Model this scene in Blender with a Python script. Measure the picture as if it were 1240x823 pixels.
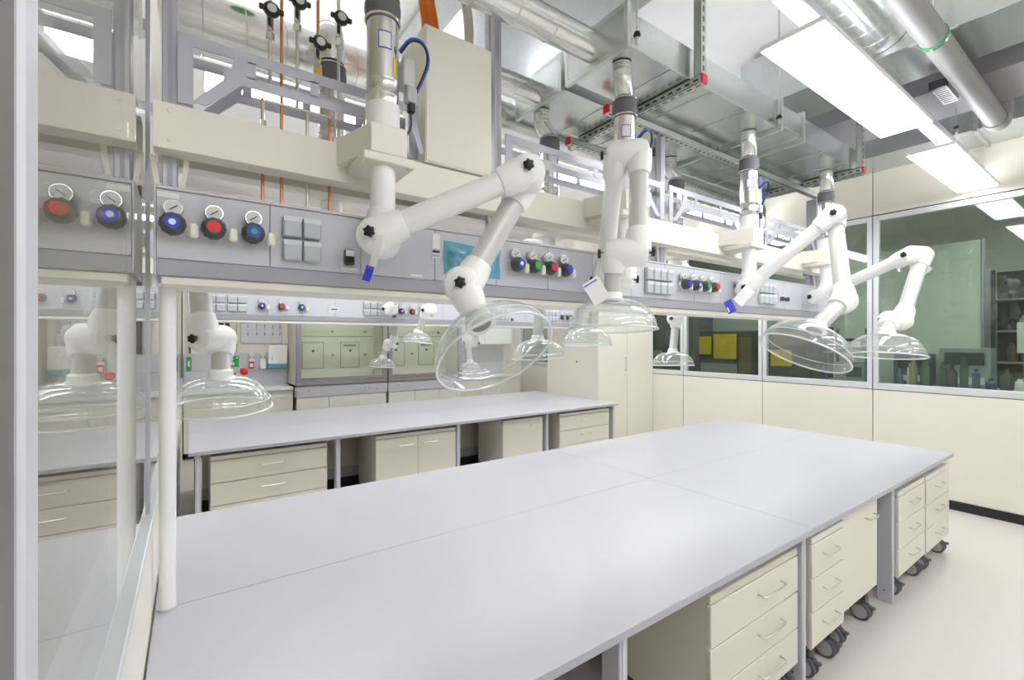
import bpy, bmesh, math, random
from mathutils import Vector, Matrix
random.seed(7)
for o in list(bpy.data.objects): bpy.data.objects.remove(o)
SC = bpy.context.scene
COL = SC.collection
R = math.radians

# ------------------------------------------------------------------ camera
EYE = 1.6; FPX = 553.0; CX, CY = 620.0, 411.5; HEAD = 0.958880          # heading of the view, from +X
cam = bpy.data.objects.new('camera', bpy.data.cameras.new('camera'))
COL.objects.link(cam); SC.camera = cam
cam.data.sensor_width = 36; cam.data.lens = 36*FPX/1240
cam.data.clip_start = .03; cam.data.clip_end = 60
cam.location = (0, 0, EYE); cam.rotation_euler = (R(90), 0, HEAD - R(90))
# ------------------------------------------------------------------ world and exposure
w = bpy.data.worlds.new('world'); SC.world = w; w.use_nodes = True
w.node_tree.nodes['Background'].inputs[0].default_value = (.9, .95, 1, 1)
w.node_tree.nodes['Background'].inputs[1].default_value = .3
SC.view_settings.view_transform = 'Standard'; SC.view_settings.look = 'None'
SC.view_settings.gamma = 1; SC.view_settings.use_curve_mapping = False
SC.view_settings.exposure = 0.88
LAMP = 8.0; ADDED_UP = 4.5                                                             # emission of the LED panels, and of an upward glow added to them

# ------------------------------------------------------------------ pixel helpers (a pixel gives a direction only)
def ray(u, v):
    r = (u-CX)/FPX
    return Vector((math.cos(HEAD)+r*math.sin(HEAD), math.sin(HEAD)-r*math.cos(HEAD), (CY-v)/FPX))
O = Vector((0, 0, EYE))
def PT(u, v, t): return O + ray(u, v)*t
def PZ(u, v, z): d = ray(u, v); return O + d*((z-EYE)/d.z)
def PY(u, v, y): d = ray(u, v); return O + d*(y/d.y)
def PX(u, v, x): d = ray(u, v); return O + d*(x/d.x)
FWD = Vector((math.cos(HEAD), math.sin(HEAD), 0)); RGT = Vector((math.sin(HEAD), -math.cos(HEAD), 0)); UP = Vector((0, 0, 1))

# ------------------------------------------------------------------ materials
M = {}
def mat(name, col, rough=.5, metal=0, noise=0, nscale=8, bump=0, bscale=60, emit=None, es=0, coat=0, spec=None):
    m = bpy.data.materials.new(name); m.use_nodes = True; nt = m.node_tree; b = nt.nodes['Principled BSDF']
    b.inputs['Base Color'].default_value = (*col, 1); b.inputs['Roughness'].default_value = rough; b.inputs['Metallic'].default_value = metal
    if coat: b.inputs['Coat Weight'].default_value = coat
    if spec is not None: b.inputs['Specular IOR Level'].default_value = spec
    tc = nt.nodes.new('ShaderNodeTexCoord')
    if noise:
        n = nt.nodes.new('ShaderNodeTexNoise'); n.inputs['Scale'].default_value = nscale; n.inputs['Detail'].default_value = 4
        nt.links.new(tc.outputs['Object'], n.inputs['Vector'])
        mx = nt.nodes.new('ShaderNodeMix'); mx.data_type = 'RGBA'
        mx.inputs[6].default_value = (*[c*(1-noise) for c in col], 1); mx.inputs[7].default_value = (*[min(1, c*(1+noise)) for c in col], 1)
        nt.links.new(n.outputs['Fac'], mx.inputs[0]); nt.links.new(mx.outputs[2], b.inputs['Base Color'])
    if bump:
        n2 = nt.nodes.new('ShaderNodeTexNoise'); n2.inputs['Scale'].default_value = bscale; nt.links.new(tc.outputs['Object'], n2.inputs['Vector'])
        bp = nt.nodes.new('ShaderNodeBump'); bp.inputs['Strength'].default_value = bump; bp.inputs['Distance'].default_value = .01
        nt.links.new(n2.outputs['Fac'], bp.inputs['Height']); nt.links.new(bp.outputs['Normal'], b.inputs['Normal'])
    if emit: b.inputs['Emission Color'].default_value = (*emit, 1); b.inputs['Emission Strength'].default_value = es
    M[name] = m; return m
def galv(name, col, rough, var=.16):
    m = mat(name, col, rough, .85); nt = m.node_tree; b = nt.nodes['Principled BSDF']; tc = nt.nodes.new('ShaderNodeTexCoord')
    v = nt.nodes.new('ShaderNodeTexVoronoi'); v.inputs['Scale'].default_value = 55; nt.links.new(tc.outputs['Object'], v.inputs['Vector'])
    n = nt.nodes.new('ShaderNodeTexNoise'); n.inputs['Scale'].default_value = 3.5; nt.links.new(tc.outputs['Object'], n.inputs['Vector'])
    mx = nt.nodes.new('ShaderNodeMix'); mx.data_type = 'RGBA'; mx.inputs[0].default_value = .25
    nt.links.new(n.outputs['Fac'], mx.inputs[6]); nt.links.new(v.outputs['Color'], mx.inputs[7])
    bw = nt.nodes.new('ShaderNodeRGBToBW'); nt.links.new(mx.outputs[2], bw.inputs[0])
    rp = nt.nodes.new('ShaderNodeMix'); rp.data_type = 'RGBA'
    rp.inputs[6].default_value = (*[c*(1-var) for c in col], 1); rp.inputs[7].default_value = (*[min(1, c*(1+var)) for c in col], 1)
    nt.links.new(bw.outputs[0], rp.inputs[0]); nt.links.new(rp.outputs[2], b.inputs['Base Color'])
def glass(name, tint, gain=1.0, rough=0.0, base=.04, veil=None, va=0):
    """thin clear sheet: transparent body, Schlick reflection at both faces"""
    m = bpy.data.materials.new(name); m.use_nodes = True; nt = m.node_tree; nt.nodes.clear()
    out = nt.nodes.new('ShaderNodeOutputMaterial'); tr = nt.nodes.new('ShaderNodeBsdfTransparent'); gl = nt.nodes.new('ShaderNodeBsdfGlossy')
    tr.inputs[0].default_value = (*tint, 1); gl.inputs['Color'].default_value = (1, 1, 1, 1); gl.inputs['Roughness'].default_value = rough
    lw = nt.nodes.new('ShaderNodeLayerWeight'); lw.inputs[0].default_value = .5
    p = nt.nodes.new('ShaderNodeMath'); p.operation = 'POWER'; p.inputs[1].default_value = 5; nt.links.new(lw.outputs['Facing'], p.inputs[0])
    q = nt.nodes.new('ShaderNodeMath'); q.operation = 'MULTIPLY_ADD'; q.inputs[1].default_value = gain*(1-base); q.inputs[2].default_value = base
    nt.links.new(p.outputs[0], q.inputs[0])
    body = tr
    if va:
        df = nt.nodes.new('ShaderNodeBsdfDiffuse'); df.inputs[0].default_value = (*veil, 1)
        mm = nt.nodes.new('ShaderNodeMixShader'); mm.inputs[0].default_value = va
        nt.links.new(tr.outputs[0], mm.inputs[1]); nt.links.new(df.outputs[0], mm.inputs[2]); body = mm
    mx = nt.nodes.new('ShaderNodeMixShader'); nt.links.new(q.outputs[0], mx.inputs[0]); nt.links.new(body.outputs[0], mx.inputs[1]); nt.links.new(gl.outputs[0], mx.inputs[2])
    nt.links.new(mx.outputs[0], out.inputs['Surface']); M[name] = m
mat('cream', (.75, .725, .62), .45); mat('cream_cabinet', (.69, .665, .565), .42); mat('cream_light', (.84, .82, .72), .5)
mat('wall_paint', (.82, .79, .68), .6, bump=.03, bscale=200); mat('ceiling_paint', (.86, .845, .83), .8, noise=.04)
mat('floor_vinyl', (.585, .565, .515), .32, noise=.03, nscale=30)
mat('worktop', (.50, .493, .525), .33, noise=.012, nscale=40); mat('worktop_edge', (.42, .42, .46), .45)
mat('grey_paint', (.50, .50, .55), .42); mat('grey_dark', (.42, .42, .47), .42); mat('grey_face', (.59, .59, .64), .42); mat('cream_beam', (.86, .835, .725), .45); mat('jamb', (.17, .165, .16), .5)
mat('grey_light', (.62, .62, .66), .45); mat('alu', (.66, .68, .69), .35, .3); mat('alu_profile', (.50, .50, .56), .38, .25)
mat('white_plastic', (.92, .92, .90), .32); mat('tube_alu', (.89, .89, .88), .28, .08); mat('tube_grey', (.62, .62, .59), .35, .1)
mat('off_white', (.80, .80, .78), .45); mat('black', (.012, .012, .013), .4); mat('rubber', (.10, .10, .11), .6); mat('sleeve', (.13, .13, .14), .55)
mat('plinth_black', (.012, .010, .014), .5); mat('dark_grey', (.07, .07, .075), .5); mat('line_dark', (.05, .05, .05), .6)
mat('steel', (.72, .71, .68), .22, .9); mat('satin_steel', (.66, .64, .59), .3, .75); mat('chrome', (.75, .75, .73), .15, .95)
mat('copper', (.72, .30, .13), .3, .8); mat('brass_yellow', (.80, .55, .03), .35, .3); mat('blue', (.03, .06, .62), .4); mat('blue_cable', (.03, .13, .62), .4)
mat('red', (.75, .03, .035), .4); mat('green', (.04, .42, .08), .4); mat('orange', (.85, .22, .02), .5); mat('yellow', (.90, .62, .0), .4)
mat('paper', (.85, .85, .86), .7); mat('dial', (.70, .71, .70), .5); mat('pvc_grey', (.27, .265, .26), .45); mat('socket', (.50, .53, .55), .4)
mat('socket_label', (.72, .73, .76), .5); mat('hood_mauve', (.33, .30, .31), .4, .3); mat('liner', (.86, .87, .79), .5); mat('duct_dark', (.22, .22, .235), .5, .4)
mat('navy_print', (.03, .05, .30), .5); mat('wheel_hub', (.42, .41, .40), .5); mat('insulation', (.30, .29, .30), .8, noise=.05)
mat('far_wall', (.66, .70, .62), .7); mat('far_dark', (.05, .06, .065), .6); mat('far_grey', (.35, .37, .37), .6); mat('far_blue', (.06, .12, .22), .5)
mat('far_yellow', (.75, .52, .02), .5); mat('far_brown', (.17, .12, .07), .6); mat('far_olive', (.30, .31, .17), .6); mat('far_green', (.07, .13, .09), .6)
mat('tap', (.86, .84, .70), .35); mat('cyan_part', (.10, .40, .55), .5); mat('brown_pipe', (.06, .045, .035), .5)
mat('led', (1, 1, 1), .5, emit=(.97, .982, 1.03), es=LAMP); mat('led_added_up', (1, 1, 1), .5, emit=(.97, .982, 1.03), es=ADDED_UP)
galv('galvanised', (.62, .645, .635), .27); galv('galvanised_dull', (.60, .62, .61), .36); galv('spiral', (.80, .81, .79), .24, .1); galv('strut', (.66, .68, .65), .35, .1)
glass('partition_glass', (.955, .965, .945)); glass('window_glass', (.80, .86, .80)); glass('hood_clear', (.97, .98, .975), 1.0, 0, .055, (.92, .94, .94), .06)
glass('rim_bright', (.9, .92, .92), 1, .1, .10, (.95, .96, .96), .7); glass('sash_glass', (.94, .955, .91)); glass('blue_film', (.50, .86, .95), 1, .12, .06, (.22, .70, .86), .42)  # white mixed into the clear rim stands in for light caught at its edge
glass('frost_card', (.95, .95, .95), 1, .2, .06, (.9, .9, .9), .5)
def ring_dial(name, ring, mid):
    """knob cap colour rings round the local axis are real discs; this is only the plain colour"""
    mat(name, ring, .4)

# ------------------------------------------------------------------ mesh builder
ORG = {}
def org(o): return ORG.get(o.name, Vector((0, 0, 0)))
class MB:
    def __init__(s): s.v = []; s.f = []
    def add(s, vs, fs):
        n = len(s.v); s.v += [Vector(v) for v in vs]; s.f += [tuple(i+n for i in f) for f in fs]; return s
    def box(s, x0, x1, y0, y1, z0, z1, b=0, rot=None, c=None):
        lo = (x0, y0, z0); hi = (x1, y1, z1); vs = []; fs = []
        if b <= 0:
            vs = [(hi[0] if i & 1 else lo[0], hi[1] if i & 2 else lo[1], hi[2] if i & 4 else lo[2]) for i in range(8)]
            fs = [(0, 2, 3, 1), (4, 5, 7, 6), (0, 1, 5, 4), (2, 6, 7, 3), (0, 4, 6, 2), (1, 3, 7, 5)]
        else:
            b = min(b, .49*min(x1-x0, y1-y0, z1-z0)); idx = {}
            for i in range(8):
                for a in range(3):
                    p = []
                    for k in range(3):
                        h = (i >> k) & 1
                        p.append((hi[k] if h else lo[k]) if k == a else ((hi[k]-b) if h else (lo[k]+b)))
                    idx[i, a] = len(vs); vs.append(tuple(p))
            for a in range(3):
                u, w_ = [k for k in range(3) if k != a]
                for h in (0, 1):
                    c0 = h << a; fs.append(tuple(idx[c, a] for c in (c0, c0 | 1 << u, c0 | 1 << u | 1 << w_, c0 | 1 << w_)))
                for hu in (0, 1):
                    for hw in (0, 1):
                        e0 = hu << u | hw << w_; e1 = e0 | 1 << a
                        fs.append((idx[e0, u], idx[e1, u], idx[e1, w_], idx[e0, w_]))
            for i in range(8): fs.append((idx[i, 0], idx[i, 1], idx[i, 2]))
        if rot is not None:
            cc = Vector(c) if c is not None else Vector(((x0+x1)/2, (y0+y1)/2, (z0+z1)/2))
            vs = [cc + rot @ (Vector(v)-cc) for v in vs]
        return s.add(vs, fs)
    def obox(s, c, ax, ay, az, hx, hy, hz, b=0):
        """box with its own axes"""
        m = Matrix((ax, ay, az)).transposed(); t = MB().box(-hx, hx, -hy, hy, -hz, hz, b)
        return s.add([Vector(c)+m @ v for v in t.v], t.f)
    def lathe(s, prof, o, ax, n=20, lobes=0, amp=0):
        ax = Vector(ax).normalized(); o = Vector(o)
        u = ax.orthogonal().normalized(); w_ = ax.cross(u); base = len(s.v); k = len(prof)
        for j in range(n):
            a = 2*math.pi*j/n; d = u*math.cos(a)+w_*math.sin(a); g = 1+amp*math.cos(lobes*a) if lobes else 1
            for r, h in prof: s.v.append(o+d*(r*g)+ax*h)
        for j in range(n):
            j2 = (j+1) % n
            for i in range(k-1):
                s.f.append((base+j*k+i, base+j2*k+i, base+j2*k+i+1, base+j*k+i+1))
        for i in (0, k-1):
            if prof[i][0] > 1e-5: s.f.append(tuple(base+j*k+i for j in range(n)))
        return s
    def ring(s, prof, o, ax, n=24):
        """closed profile swept round the axis"""
        ax = Vector(ax).normalized(); o = Vector(o); u = ax.orthogonal().normalized(); w_ = ax.cross(u); base = len(s.v); k = len(prof)
        for j in range(n):
            a = 2*math.pi*j/n; d = u*math.cos(a)+w_*math.sin(a)
            for r, h in prof: s.v.append(o+d*r+ax*h)
        for j in range(n):
            j2 = (j+1) % n
            for i in range(k): s.f.append((base+j*k+i, base+j2*k+i, base+j2*k+(i+1) % k, base+j*k+(i+1) % k))
        return s
    def cyl(s, p, q, r, r2=None, n=18):
        p = Vector(p); q = Vector(q); d = q-p; return s.lathe([(r, 0), (r if r2 is None else r2, d.length)], p, d, n)
    def torus(s, o, ax, Rr, r, n=28, k=8):
        return s.ring([(Rr+r*math.cos(2*math.pi*i/k), r*math.sin(2*math.pi*i/k)) for i in range(k)], o, ax, n)
    def tube(s, pts, r, n=10, smooth=0):
        pts = [Vector(p) for p in pts]
        for _ in range(smooth):
            q = [pts[0]]
            for a, b in zip(pts, pts[1:]): q += [a*.75+b*.25, a*.25+b*.75]
            pts = q+[pts[-1]]
        base = len(s.v); up = None
        for i, p in enumerate(pts):
            t = (pts[min(i+1, len(pts)-1)]-pts[max(i-1, 0)]).normalized()
            up = t.orthogonal().normalized() if up is None else (up-t*up.dot(t)).normalized()
            w_ = t.cross(up)
            for j in range(n):
                a = 2*math.pi*j/n; s.v.append(p+(up*math.cos(a)+w_*math.sin(a))*r)
        for i in range(len(pts)-1):
            for j in range(n):
                j2 = (j+1) % n; s.f.append((base+i*n+j, base+i*n+j2, base+(i+1)*n+j2, base+(i+1)*n+j))
        s.f.append(tuple(base+j for j in range(n))); s.f.append(tuple(base+(len(pts)-1)*n+j for j in range(n)))
        return s
    def prism_x(s, poly, x0, x1):
        n = len(poly); vs = [(x0, y, z) for y, z in poly]+[(x1, y, z) for y, z in poly]
        return s.add(vs, [tuple(range(n)), tuple(range(n, 2*n))]+[(i, (i+1) % n, n+(i+1) % n, n+i) for i in range(n)])
    def prism_y(s, poly, y0, y1):
        n = len(poly); vs = [(x, y0, z) for x, z in poly]+[(x, y1, z) for x, z in poly]
        return s.add(vs, [tuple(range(n)), tuple(range(n, 2*n))]+[(i, (i+1) % n, n+(i+1) % n, n+i) for i in range(n)])
    def build(s, name, m, parent=None, at=None, sharp=38):
        bm = bmesh.new(); vv = [bm.verts.new(v) for v in s.v]; bm.verts.index_update()
        for f in s.f:
            try: bm.faces.new([vv[i] for i in f])
            except ValueError: pass
        bmesh.ops.remove_doubles(bm, verts=bm.verts, dist=1e-6)
        bmesh.ops.recalc_face_normals(bm, faces=bm.faces)
        if at is None and parent is None:
            lo = [min(v[k] for v in s.v) for k in range(3)]; hi = [max(v[k] for v in s.v) for k in range(3)]
            at = Vector(((lo[0]+hi[0])/2, (lo[1]+hi[1])/2, lo[2]))
        base = org(parent) if parent is not None else Vector(at)
        for v in bm.verts: v.co -= base
        me = bpy.data.meshes.new(name); bm.to_mesh(me); bm.free()
        for p in me.polygons: p.use_smooth = True
        me.set_sharp_from_angle(angle=R(sharp))
        me.materials.append(M[m]); o = bpy.data.objects.new(name, me); COL.objects.link(o)
        if parent is not None: o.parent = parent
        else: o.location = base
        ORG[o.name] = Vector(base); return o
def tag(o, label=None, cat=None, group=None, kind=None):
    if label: o['label'] = label
    if cat: o['category'] = cat
    if group: o['group'] = group
    if kind: o['kind'] = kind
    return o
def thing(name, loc, label, cat, group=None):
    o = bpy.data.objects.new(name, None); COL.objects.link(o); o.location = loc; o.empty_display_size = .05
    ORG[o.name] = Vector(loc); return tag(o, label, cat, group)
def struct(name, mb, m, parent=None):
    o = mb.build(name, m, parent)
    if parent is None: o['kind'] = 'structure'
    return o
def sroot(name, loc):
    o = bpy.data.objects.new(name, None); COL.objects.link(o); o.location = loc; ORG[o.name] = Vector(loc); o['kind'] = 'structure'; return o
def copy_tree(o, dl, parent=None):
    c = o.copy(); COL.objects.link(c); ORG[c.name] = org(o)+Vector(dl)
    if parent is None: c.location = o.location+Vector(dl)
    else: c.parent = parent
    for ch in list(o.children): copy_tree(ch, dl, c)
    return c
def B(*a, **k): return MB().box(*a, **k)

# =================================================================== THE ROOM
XL, XR, YB, ZC = -.10, 5.89, 8.05, 3.80
struct('floor', B(-1.7, 9.6, -6.6, 8.3, -.1, 0), 'floor_vinyl')
struct('ceiling', B(-1.7, 9.6, -6.6, 8.3, ZC, ZC+.1), 'ceiling_paint')
struct('wall_back', B(-1.7, 9.6, YB, 8.25, 0, ZC), 'wall_paint')
struct('wall_front', B(-1.7, 9.6, -6.6, -6.5, 0, ZC), 'wall_paint')
struct('wall_corridor', B(-1.7, -1.6, -6.5, YB, 0, ZC), 'wall_paint')
struct('wall_adjacent', B(9.4, 9.5, -6.5, YB, 0, ZC), 'far_wall')
# ---- right wall: solid panels below, glazing, panels above, with open joints between the panels
SILL, HEADZ = 1.085, 2.905
MY = [-6.5, -5.2, -4.0, -2.9, -1.72, -.56, .60, 1.76, 2.90, 4.03, 5.2, 6.6, YB]
wr = sroot('wall_right', (XR+.05, 1.76, 0))
B(XR+.012, XR+.10, -6.5, YB, 0, SILL-.012).build('wall_core', 'line_dark', wr)
B(XR+.012, XR+.10, -6.5, YB, HEADZ+.012, ZC).build('wall_core', 'line_dark', wr)
for a, b in zip(MY, MY[1:]):
    B(XR, XR+.02, a+.004, b-.004, .0, SILL-.008, .002).build('wall_panel', 'cream', wr)
    B(XR, XR+.02, a+.004, b-.004, HEADZ+.010, ZC, .002).build('wall_panel', 'cream', wr)
struct('baseboard_right', B(XR-.014, XR, -6.5, YB, 0, .085, .003), 'plinth_black')
for i, (a, b) in enumerate(zip(MY, MY[1:])):
    wn = sroot('window_%d' % (i+1), (XR+.04, (a+b)/2, SILL))
    for (y0, y1, z0, z1) in ((a+.004, a+.05, SILL, HEADZ), (b-.05, b-.004, SILL, HEADZ), (a+.05, b-.05, SILL, SILL+.065), (a+.05, b-.05, HEADZ-.055, HEADZ)):
        B(XR-.004, XR+.06, y0, y1, z0, z1, .003).build('frame_bar', 'alu', wn)
    B(XR+.012, XR+.020, a+.048, b-.048, SILL+.063, HEADZ-.053).build('window_pane', 'window_glass', wn)
# ---- left partition: parapet, ledge profile, glass panes, the near door post
LZ = 1.055
wl = sroot('wall_left', (XL-.03, 3, 0))
for a, b in ((.52, 1.826), (1.832, 4.2), (4.206, YB)):
    B(XL-.06, XL, a, b, 0, LZ-.02, .002).build('parapet_panel', 'cream_light', wl)
B(XL-.10, XL-.06, .52, YB, 0, LZ-.02).build('wall_core', 'off_white', wl)
B(XL-.06, XL+.004, .52, YB, LZ-.02, LZ, .003).build('ledge_profile', 'alu', wl)
B(XL-.09, XL, .52, YB, 3.1, ZC).build('head_panel', 'cream', wl)
for i, (a, b) in enumerate(((.52, 1.823), (1.835, 4.2), (4.215, YB))):
    wn = sroot('window_%d' % (20+i), (XL-.03, (a+b)/2, LZ))
    B(XL-.022, XL-.012, a, b, LZ-.001, 3.1).build('window_pane', 'partition_glass', wn)
    B(XL-.03, XL-.006, b, b+.010, LZ, 3.1).build('glazing_bar', 'alu_profile', wn)
dp = sroot('door_1', (XL-.06, .46, 0))
B(XL-.12, XL-.004, .375, .478, 0, 3.3, .006).build('door_jamb', 'jamb', dp)
B(XL-.075, XL+.0, .478, .518, 0, 3.3, .004).build('frame_strip', 'grey_light', dp)
B(XL-.12, XL-.03, -.75, .375, 2.2, 2.3, .004).build('door_head', 'pvc_grey', dp)

# =================================================================== LIGHTS OF THE ROOM
def lamp(x0, x1, y, label, z=2.95, group='hanging light panels', ww=.28, m='led'):
    t = thing('ceiling_light', ((x0+x1)/2, y, z), label, 'light', group)
    B(x0, x1, y-ww/2, y+ww/2, z+.012, z+.035, .004).build('housing', 'white_plastic', t)
    B(x0+.012, x1-.012, y-ww/2+.012, y+ww/2-.012, z+.004, z+.0125, .003).build('diffuser', m, t)
    B(x0+.03, x1-.03, y-ww/2+.03, y+ww/2-.03, z+.035, z+.041, .002).build('added_uplight', 'led_added_up', t)  # glowing top face added to brighten the ceiling
    for x in (x0+.15, x1-.15):
        MB().cyl((x, y, z+.041), (x, y, z+.15), .004, n=8).build('suspension', 'steel', t)
    return t
for (y, lb) in ((.96, 'over the aisle in front of the island bench'), (2.87, 'over the aisle between the benches'), (3.85, 'added unseen close to the far bench'), (6.5, 'in front of the fume cupboards'), (-.45, 'added unseen over the floor away from the benches'), (-2.1, 'added unseen, second row away from the benches'), (-3.9, 'added unseen, third row away from the benches')):  # row close to the far bench is hidden, added to brighten the back
    for (a, b, pl) in ((.05, 1.62, 'nearest the glass partition'), (2.20, 3.80, 'in mid room'), (4.34, 5.80, 'nearest the window wall')):  # rows away from the benches are unseen, added for frontal light
        if y == .96 and a < 1: continue
        lamp(a, b, y, 'white LED panel %s, %s' % (lb, pl), group='hanging LED panels')
    tag(B(-.05, 5.8, y-.045, y+.045, 3.10, 3.155, .006).build('light_track', 'alu_profile'), 'silver aluminium light track '+lb, 'track')
lamp(6.6, 8.2, 3.6, 'added unseen light panel in the adjoining lab above the machines', 3.2, 'added lights of the adjoining lab', .36)  # unseen panels added to brighten the room behind the windows
lamp(6.6, 8.2, .6, 'added unseen light panel in the adjoining lab near the shelf rack', 3.2, 'added lights of the adjoining lab', .36)

# =================================================================== WORKTOPS, BENCH FRAMES
BX0, BX1 = -.095, 4.70
def bench(y0, y1, x0, nm, last):
    ym = (y0+y1)/2; xm = 2.305
    for (a, b, sx) in ((x0, xm-.0007, 'left-hand'), (xm+.0007, BX1, 'right-hand')):
        for (c, d, sy) in ((y0, ym-.0007, 'front'), (ym+.0007, y1, 'rear')):
            where = ('beside the glass partition' if a == x0 else 'towards the window wall')
            o = thing('worktop', ((a+b)/2, (c+d)/2, .72), 'pale grey laminate worktop, %s half of the %s, %s' % (sy, nm, where), 'worktop', 'worktops of the '+nm)
            B(a, b, c, d, .7215, .75, .0025).build('slab', 'worktop', o)
            e = (c-.0012, c) if sy == 'front' else (d, d+.0012)
            B(a, b, e[0], e[1], .7225, .7475).build('edge_band', 'worktop_edge', o)
    fr = thing('table_underframe', ((x0+BX1)/2, ym, 0), 'grey steel legs and rails carrying the '+nm, 'bench frame')
    for x in (x0+.06, 1.075, 2.29, 3.49, 4.645):
        for (yy, s) in ((y0+(.035 if x < 4.6 or y0 > 3 else .6), 1), (y1-.035, -1)):
            a, b = sorted((yy, yy+s*.075))
            l = B(x-.019, x+.019, a, b, 0, .715, .003).build('leg', 'grey_paint', fr)
            f = sorted((yy-s*.0025, yy))
            B(x-.007, x+.007, f[0], f[1], .01, .70).build('leg_groove', 'grey_light', l)
            MB().cyl((x-.021, yy+s*.04, .07), (x-.018, yy+s*.04, .07), .005, n=8).build('bolt', 'dark_grey', l)
        B(x-.018, x+.018, y0+.112, y1-.112, .67, .715, .003).build('cross_rail', 'grey_paint', fr)
    B(x0+.06, BX1-.06, ym-.2, ym-.17, .67, .715).build('long_rail', 'grey_paint', fr)
    sp = thing('service_spine', ((x0+BX1)/2, ym, 0), 'cream back panel with grey band standing under the middle of the '+nm, 'panel')
    for a, b in ((x0+.1, 1.05), (1.10, 2.26), (2.32, 3.46), (3.52, BX1-.1)):
        B(a, b, ym-.05, ym+.05, .24, .66).build('spine_panel', 'cream_cabinet', sp); B(a, b, ym-.052, ym+.05, .13, .24).build('band', 'grey_paint', sp)
        B(a, b, ym-.04, ym+.04, 0, .13).build('plinth', 'plinth_black', sp)
    return fr
IY0, IY1 = .906, 2.725
JY0, JY1 = 4.20, 6.01
bench(IY0, IY1, BX0, 'island bench', 1)
bench(JY0, JY1, -.02, 'far bench', 1)

# =================================================================== MOBILE PEDESTALS
def handle(x, y, z, w_, parent):
    MB().tube([(x-w_/2, y, z-.003), (x-w_/2, y-.022, z-.006), (x-w_/2+.012, y-.030, z-.008), (x+w_/2-.012, y-.030, z-.008), (x+w_/2, y-.022, z-.006), (x+w_/2, y, z-.003)], .0042, 8, 1).build('handle', 'satin_steel', parent)
def castor(x, y, z, parent):
    r = min(.05, (z-.022)/2)
    c = MB().cyl((x, y, z-.014), (x, y, z), .022, n=12).box(x-.024, x+.024, y-.016, y+.034, min(z-.034, 2*r), z-.014, .004).build('castor', 'dark_grey', parent)
    for d in (-.019, .019):
        MB().lathe([(.0, -.013), (r*.8, -.013), (r, -.007), (r, .007), (r*.8, .013), (0, .013)], (x+d, y+.012, r), (1, 0, 0), 22).build('wheel', 'rubber', c)
        MB().lathe([(0, -.015), (r*.74, -.0138), (r*.74, .0138), (0, .015)], (x+d, y+.012, r), (1, 0, 0), 18).build('wheel_hub', 'wheel_hub', c)
    B(x-.014, x+.014, y-.055, y-.02, r*1.5, r*1.5+.014, .004).build('brake_lever', 'rubber', c)
def pedestal(x0, x1, yf, depth, z0, z1, kind, label, cat='drawer unit', hw=.11, hx=None, castors=True, top=.035):
    t = thing('drawer_unit' if kind == 'drawers' else 'cupboard_unit', ((x0+x1)/2, yf+depth/2, 0), label, cat)
    B(x0+.002, x1-.002, yf+.019, yf+depth, z0+.004, z1-.001, .002).build('body', 'cream_cabinet', t)
    zt = z1-top
    B(x0, x1, yf+.002, yf+.03, zt+.003, z1, .002).build('top_rail', 'cream_cabinet', t)
    if kind == 'drawers':
        h = (zt-z0)/3
        for i in range(3):
            a = z0+i*h
            d = B(x0, x1, yf, yf+.019, a+.0025, a+h-.0025, .003).build('drawer', 'cream_cabinet', t)
            handle((x0+x1)/2 if hx is None else hx, yf, a+h*.63, hw, d)
            B(x0-.001, x0+.012, yf+.004, yf+.021, a-.002, a+.004, .001).build('drawer_lip', 'cream_light', d)
    elif kind == 'doors':
        xm = (x0+x1)/2
        for (a, b, hh) in ((x0, xm-.002, xm-.13), (xm+.002, x1, xm+.13)):
            d = B(a, b, yf, yf+.019, z0, zt, .003).build('door', 'cream_cabinet', t); handle(hh, yf, zt-.07, .17, d)
    else:
        d = B(x0, x1, yf, yf+.019, z0, zt+.03, .003).build('door', 'cream_cabinet', t); handle(x1-.12, yf, zt-.04, .12, d)
        B(x1-.002, x1+.006, yf+.004, yf+.018, zt-.03, zt-.005).build('lock_pin', 'dark_grey', d)
    if castors:
        for (cx_, cy_) in ((x0+.07, yf+.045), (x1-.06, yf+.045), (x0+.06, yf+depth-.09), (x1-.06, yf+depth-.09)): castor(cx_, cy_, z0, t)
    return t
pedestal(1.565, 2.262, .955, .52, .125, .655, 'drawers', 'wide cream three-drawer unit under the island bench, beside the foreground table leg', hw=.19, hx=2.0)
pedestal(2.335, 2.70, .925, .52, .175, .69, 'drawers', 'narrow cream three-drawer unit on castors next to a plain cupboard door', hw=.14)
pedestal(2.706, 3.215, .94, .52, .20, .70, 'door', 'cream mobile cupboard with one plain door and a handle at its upper corner', 'cupboard')
pedestal(3.55, 4.085, .93, .52, .14, .668, 'drawers', 'cream three-drawer castor unit just right of the thick grey leg', hw=.14)
pedestal(4.10, 4.675, .925, .52, .14, .668, 'drawers', 'cream three-drawer castor unit at the window end of the island bench', hw=.15)
pedestal(.12, .985, 4.255, .55, .12, .69, 'drawers', 'very wide cream three-drawer chest under the far bench near the glass partition', hw=.19)
pedestal(1.42, 2.265, 4.25, .55, .12, .69, 'doors', 'cream two-door cupboard under the far bench', 'cupboard')
pedestal(2.86, 3.43, 4.25, .55, .12, .69, 'door', 'cream single-door cupboard under the far bench', 'cupboard')
pedestal(3.70, 4.56, 4.25, .55, .12, .69, 'drawers', 'cream three-drawer chest under the window end of the far bench', hw=.16)

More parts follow.
